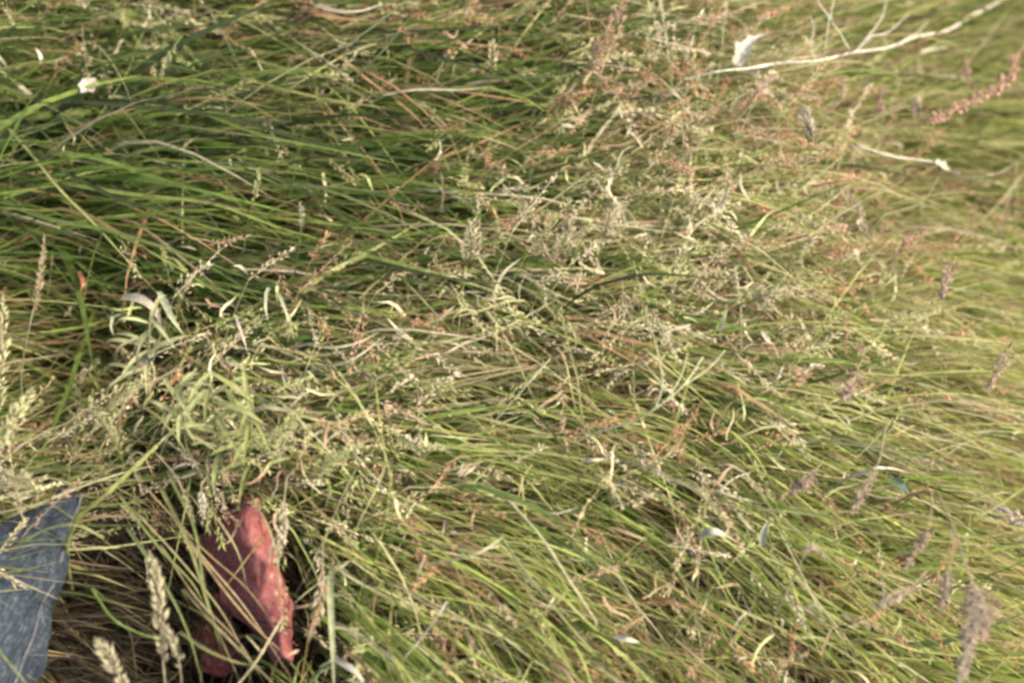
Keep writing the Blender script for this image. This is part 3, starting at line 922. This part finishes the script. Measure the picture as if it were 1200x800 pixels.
    # green tuft above the red cloth
    def shoot(bx, by, tx, ty, sc, label, tint):
        e = root_empty('leafy_shoot', at(bx, by, 0), label, 'grass')
        base = e.location
        pts = [(bx, by), (bx * .7 + tx * .3, by * .7 + ty * .3), (bx * .3 + tx * .7, by * .3 + ty * .7), (tx, ty)]
        st = spline(world_path(pts, [0, .16, .27, .31]), 8)
        mb = MB(); tube(mb, st, .0022, .0012, tint, 6); mb.build('stem', M_BLADE, e, base)
        for k in range(13):
            t = .40 + .60 * k / 12
            p = st[min(int(t * (len(st) - 1)), len(st) - 1)]
            a_ = random.uniform(0, 6.28); ln = sc * random.uniform(.045, .085)
            d = Vector((math.cos(a_), math.sin(a_) - .35, random.uniform(.1, .6))).normalized()
            f = random.uniform(.75, 1.3)
            mb = MB()
            leaf(mb, spline([p, p + d * ln * .4 + Vector((0, 0, .006)), p + d * ln * .75, p + d * ln - Vector((0, 0, .02 * random.random() + .006))], 5), random.uniform(.0045, .009) * sc, tuple(c * f for c in tint), .5, random.uniform(-.6, .6), random.uniform(-.3, .3))
            mb.build('leaf', M_BLADE, e, base)
    shoot(264, 590, 246, 438, 1.15, 'tall pale green leafy shoot standing above the red cloth', (.42, .45, .19))
    shoot(290, 585, 296, 470, 1.0, 'shorter green leafy shoot on the other side of the tall one', (.37, .40, .15))
    shoot(225, 560, 206, 452, .9, 'small grey green leafy shoot nearer the denim', (.43, .45, .22))
    shoot(170, 470, 176, 372, .9, 'pale leafy shoot among the whitish dead leaves', (.45, .46, .24))
    for pts, lab in [([(290, 560), (310, 530), (330, 505), (352, 480)], 'feathery yellow green panicle over the red cloth'), ([(330, 580), (362, 556), (390, 538), (420, 522)], 'feathery yellow green panicle leaning to the centre'),
                     ([(150, 560), (140, 530), (128, 505), (110, 480)], 'feathery olive panicle above the tip of the denim'), ([(60, 590), (40, 575), (20, 562), (-6, 552)], 'feathery straw panicle over the denim by the edge'),
                     ([(100, 500), (120, 480), (140, 462), (164, 446)], 'feathery olive panicle under the whitish leaves'), ([(640, 330), (655, 300), (664, 275), (672, 250)], 'feathery cream panicle in the middle of the seedy patch'),
                     ([(540, 330), (548, 305), (552, 285), (550, 262)], 'feathery cream panicle left in the seedy patch'), ([(700, 310), (706, 280), (712, 262), (724, 246)], 'feathery cream panicle rightward in the seedy patch'),
                     ([(900, 120), (925, 108), (950, 100), (985, 92)], 'feathery russet panicle under the branching stem'), ([(940, 310), (960, 296), (985, 290), (1015, 286)], 'feathery russet panicle across the orange patch'),
                     ([(620, 150), (645, 130), (665, 118), (690, 106)], 'feathery russet panicle below the pink plume'), ([(860, 360), (885, 350), (905, 345), (935, 338)], 'feathery tan panicle right of the seedy patch')]:
        c = (.42, .42, .19) if 'yellow' in lab else (.40, .38, .18) if 'olive' in lab else (.40, .24, .13) if 'russet' in lab else (.46, .40, .25)
        S(pts, [.20, .25, .27, .27], lab, .75, 'panicle', c, YGREEN, .001, .030, 46)
    # around the hollow
    T([(92, 604), (118, 584), (150, 554), (184, 522)], [.22, .26, .28, .29], 'bright yellow green blade rising right from the tip of the denim', (.40, .44, .15), .0038, name='green_stalk', m=M_BLADE, r1=.0028)
    T([(20, 562), (60, 560), (92, 572)], [.22, .25, .26], 'pale stem lying over the tip of the denim', (.44, .42, .20), .0022, name='green_stalk', m=M_BLADE)
    T([(30, 632), (60, 618), (92, 616), (122, 630)], [.19, .22, .24, .22], 'yellow green stem arched over the denim leg', (.40, .44, .18), .0022, name='green_stalk', m=M_BLADE)
    S([(196, 830), (190, 760), (186, 700), (176, 648)], [.18, .24, .28, .30], 'tall beige seed spike standing between denim and red cloth', .75, 'spike', (.50, .44, .26), STRAW, .0016, .0085, 90)
    S([(160, 830), (140, 792), (126, 768), (112, 748)], [.20, .24, .27, .28], 'beige seed spike leaning left at the bottom edge', .8, 'spike', (.52, .46, .28), STRAW, .0016, .009, 60)
    S([(214, 830), (212, 790), (206, 760), (192, 730)], [.18, .23, .26, .27], 'short beige spike branching low beside the tall one', .6, 'spike', (.50, .44, .28), STRAW, .0012, .006, 44)
    T([(108, 690), (130, 722), (155, 738), (184, 748)], [.20, .22, .22, .20], 'green stem crossing the dark hollow', (.26, .34, .10), .0022, name='green_stalk', m=M_BLADE)
    S([(182, 530), (206, 558), (218, 585), (228, 612)], [.24, .25, .24, .21], 'thin straw spike hanging over the dark hollow', .5, 'spike', STRAW, STRAW, .0012, .004, 30)
    S([(236, 566), (236, 582), (238, 615)], [.25, .25, .22], 'short cream spike left above the red cloth', .7, 'spike', PALE, STRAW, .0012, .005, 30)
    S([(336, 560), (332, 595), (330, 630), (322, 662)], [.26, .27, .25, .21], 'cream seed head hanging at the right of the red cloth', .75, 'spike', (.58, .50, .34), STRAW, .0013, .007, 50)
    S([(378, 640), (378, 672), (374, 710), (362, 750)], [.24, .25, .24, .20], 'tan seed head between red cloth and pale green stem', .7, 'spike', (.46, .38, .24), STRAW, .0013, .008, 50)
    Lf([(386, 690), (388, 730), (390, 770), (392, 820)], [.22, .23, .22, .18], 'pale green stalk near the bottom edge right of the red cloth', .010, (.42, .45, .26), .6, .2, .2, .05, 'grass_strand', 'grass', True, m=M_BLADE)
    Lf([(392, 772), (404, 780), (420, 792), (428, 806)], [.20, .22, .22, .19], 'white dead leaf at the bottom edge by the pale stalk', .010, (.42,.40,.32), .6, .6, .3, .2)
    for k, (pts, c, wd) in enumerate([([(222, 635), (262, 690), (300, 735), (338, 770)], (.52, .40, .20), .0040), ([(160, 600), (215, 660), (262, 720), (300, 790)], (.40, .38, .18), .0036),
                                     ([(190, 640), (230, 700), (280, 752), (310, 800)], (.42, .34, .18), .003), ([(205, 610), (240, 655), (290, 715), (345, 800)], (.55, .42, .24), .0036),
                                     ([(140, 580), (185, 640), (230, 690), (260, 760)], (.26, .30, .10), .0046), ([(170, 570), (235, 640), (290, 690), (330, 745)], (.48, .36, .18), .0026),
                                     ([(300, 640), (285, 660), (262, 690)], (.46, .36, .16), .0026),
                                     ([(190, 575), (222, 640), (248, 720), (282, 800)], (.30, .30, .12), .006), ([(200, 560), (228, 620), (240, 690), (262, 770)], (.24, .28, .10), .005),
                                     ([(215, 690), (250, 730), (290, 770), (330, 810)], (.34, .30, .15), .005), ([(210, 740), (240, 760), (275, 775), (312, 782)], (.28, .28, .12), .006),
                                     ([(240, 590), (262, 618), (280, 650), (290, 690)], (.44, .40, .20), .004), ([(300, 590), (312, 612), (322, 640), (326, 672)], (.46, .42, .22), .004),
                                     ([(150, 620), (190, 680), (220, 740), (240, 810)], (.22, .26, .10), .005)]):
        Lf(pts, [.17, .20, .20, .17][:len(pts)], ['straw blade slanting across the middle of the red cloth', 'olive blade crossing the hollow left of the cloth', 'tan blade low across the foot of the red cloth', 'orange straw crossing down to the cloth corner',
            'green blade crossing the dark hollow', 'thin tan blade over the top of the red cloth', 'small straw crossing the others on the red cloth',
            'broad olive strand along the shaded side of the red cloth', 'green strand beside the shaded side of the red cloth', 'tan strand passing below the red cloth', 'olive strand lying flat at the foot of the red cloth',
            'cream strand over the top corner of the red cloth', 'cream strand down the sunny side of the red cloth', 'olive strand in the dark middle of the hollow'][k], wd, c, .4, .2, .2, 0, 'grass_strand', 'grass', True, m=M_BLADE)
    T([(280, 800), (300, 775), (318, 745), (332, 722)], [.18, .21, .22, .21], 'pale forked straw at the lower corner of the red cloth', (.50, .44, .24), .0018, [([(306, 764), (296, 752), (288, 744)], [.21, .22, .22])])
    # centre and lower right
    T([(700, 506), (740, 494), (768, 478), (800, 452), (824, 418)], [.20, .24, .27, .29, .30], 'pale green forked stem right of centre', (.44, .46, .25), .0019,
      [([(768, 478), (776, 450), (770, 410), (756, 362)], [.27, .29, .31, .32]), ([(782, 468), (798, 440), (806, 412)], [.28, .29, .30]), ([(775, 450), (762, 434), (750, 420)], [.29, .29, .28]),
       ([(800, 452), (830, 432), (850, 410)], [.29, .29, .29])], 'branching_stalk')
    T([(505, 660), (535, 655), (560, 648), (588, 630)], [.20, .24, .26, .26], 'thin pale stem curved left of the lower centre', (.50, .50, .28), .0018)
    T([(604, 738), (630, 725), (650, 708), (666, 690)], [.20, .24, .26, .26], 'light green straight stem at the lower centre', (.42, .44, .18), .0018, m=M_BLADE, name='green_stalk')
    T([(745, 560), (768, 545), (800, 514)], [.20, .25, .27], 'pale green stem below the forked stem', (.44, .46, .22), .0018, m=M_BLADE, name='green_stalk')
    T([(600, 470), (618, 450), (645, 420)], [.22, .25, .26], 'small pale straw at the centre leaning right', (.48, .44, .26), .0014)
    T([(498, 742), (512, 722), (524, 704)], [.21, .25, .26], 'whitish stem tip low left of the centre', (.56, .54, .38), .0018)
    T([(588, 630), (610, 662), (640, 700), (690, 760)], [.22, .24, .24, .20], 'long light green blade slanting at the lower centre', (.36, .40, .18), .002, m=M_BLADE, name='green_stalk')
    T([(600, 590), (635, 630), (665, 676), (700, 730)], [.23, .25, .25, .20], 'long straw blade parallel to the light green one', (.50, .44, .26), .002)
    Lf([(820, 628), (838, 624), (860, 632)], [.22, .24, .22], 'white pointed dead leaf in the lower right half', .014, (.46,.44,.32), .5, .5, .1, .1)
    Lf([(893, 388), (900, 400), (912, 406)], [.22, .24, .22], 'small cream leaf above the right centre', .010, (.48,.43,.30), .5, .5, .1, .1)
    Lf([(892, 640), (896, 622), (902, 608)], [.22, .25, .26], 'small white petal shaped leaf right of the pointed one', .009, (.45,.45,.32), .5, .6, .1, .1)
    Lf([(680, 542), (696, 540), (715, 538)], [.22, .24, .23], 'cream curled leaf below the centre fork', .008, (.60, .52, .36), .6, .8, .1, .2)
    Lf([(720, 745), (735, 750), (750, 752)], [.22, .24, .23], 'cream dead leaf near the bottom centre', .010, (.60, .54, .40), .5, .5, .1, .2)
    Lf([(1046, 560), (1056, 570), (1070, 582)], [.24, .26, .25], 'bluish green leaf in the lower right', .019, (.14,.22,.15), .4, .4, .1, .1, m=M_BLADE)
    Lf([(1028, 548), (1050, 550), (1072, 556)], [.27, .28, .27], 'pale straw lying over the bluish green leaf', .006, (.58, .50, .38), .5, .5, .1, .1, 'loose_straw', 'straw', True)
    S([(1038, 500), (1030, 540), (1014, 572), (996, 602)], [.34, .36, .36, .33], 'pinkish beige seed head hanging right of the lower centre', .6, 'spike', (.54, .40, .30), STRAW, .0013, .006, 46)
    T([(1046, 490), (1028, 512), (1000, 540)], [.33, .34, .34], 'thin green stem ending in a pale knot', (.36, .38, .18), .0014, m=M_BLADE, name='green_stalk')
    S([(1092, 575), (1090, 610), (1080, 635), (1062, 664)], [.42, .44, .43, .40], 'slender pink seed head over the blurred slope', .6, 'panicle', (.50, .36, .27), STRAW, .0013, .016, 26)
    S([(1086, 668), (1066, 690), (1046, 700), (1022, 712)], [.40, .42, .42, .40], 'tan seed head lying left over the blurred slope', .7, 'spike', (.52, .42, .30), STRAW, .0013, .0065, 46)
    S([(1114, 620), (1116, 650), (1110, 676), (1102, 712)], [.42, .44, .43, .40], 'small drooping mauve seed head above the large one', .45, 'panicle', (.48, .36, .28), STRAW, .0013, .018, 30)
    S([(1100, 580), (1118, 620), (1130, 655), (1143, 700), (1138, 745), (1120, 815)], [.42, .46, .48, .48, .46, .42], 'large drooping pinkish seed head at the lower right', .5, 'panicle', (.54, .42, .34), STRAW, .0018, .034, 90)
    T([(1230, 560), (1200, 572), (1170, 592), (1145, 606)], [.40, .44, .45, .44], 'yellow green stem reaching in from the right edge', (.40, .42, .18), .0018, m=M_BLADE, name='green_stalk')
    S([(1230, 625), (1205, 612), (1185, 604), (1165, 594)], [.40, .43, .44, .43], 'pink seed head cut by the right edge', .8, 'spike', (.54, .42, .38), STRAW, .0013, .008, 46)
    for pts, hh, lab in [([(1120, 300), (1112, 318), (1104, 345)], .42, 'pink seed head halfway down near the blurred edge'), ([(1188, 400), (1176, 425), (1160, 452)], .44, 'mauve seed head at the blurred edge halfway down'),
                         ([(1010, 420), (1002, 442), (990, 466)], .34, 'tan pink seed head above the bluish green leaf'), ([(960, 545), (948, 560), (930, 574)], .31, 'pink seed head lying left of the bluish green leaf'),
                         ([(1170, 690), (1160, 715), (1154, 745)], .48, 'mauve seed head right beside the large drooping one'), ([(1050, 300), (1062, 284), (1086, 272)], .34, 'russet seed head under the green forked blade'),
                         ([(1148, 110), (1136, 92), (1130, 70)], .42, 'russet seed head above the reddish curved one'), ([(880, 120), (890, 104), (906, 92)], .30, 'pink seed head just below the crumpled white leaf')]:
        S(pts, [hh - .03, hh, hh - .02], lab, .75, 'panicle', (.52, .36, .27) if 'russet' not in lab else (.46, .28, .19), STRAW, .0012, .018, 34)
    S([(928, 680), (940, 655), (950, 640), (970, 652)], [.26, .30, .31, .30], 'small bent tan seed head in the lower right half', .6, 'spike', (.52, .42, .28), STRAW, .0012, .005, 34)
    S([(1180, 180), (1192, 200), (1190, 250)], [.30, .31, .30], 'second pale twig by the right edge arch', .5, 'spike', (.50, .46, .34), STRAW, .0010, .004, 24)


build_singles()
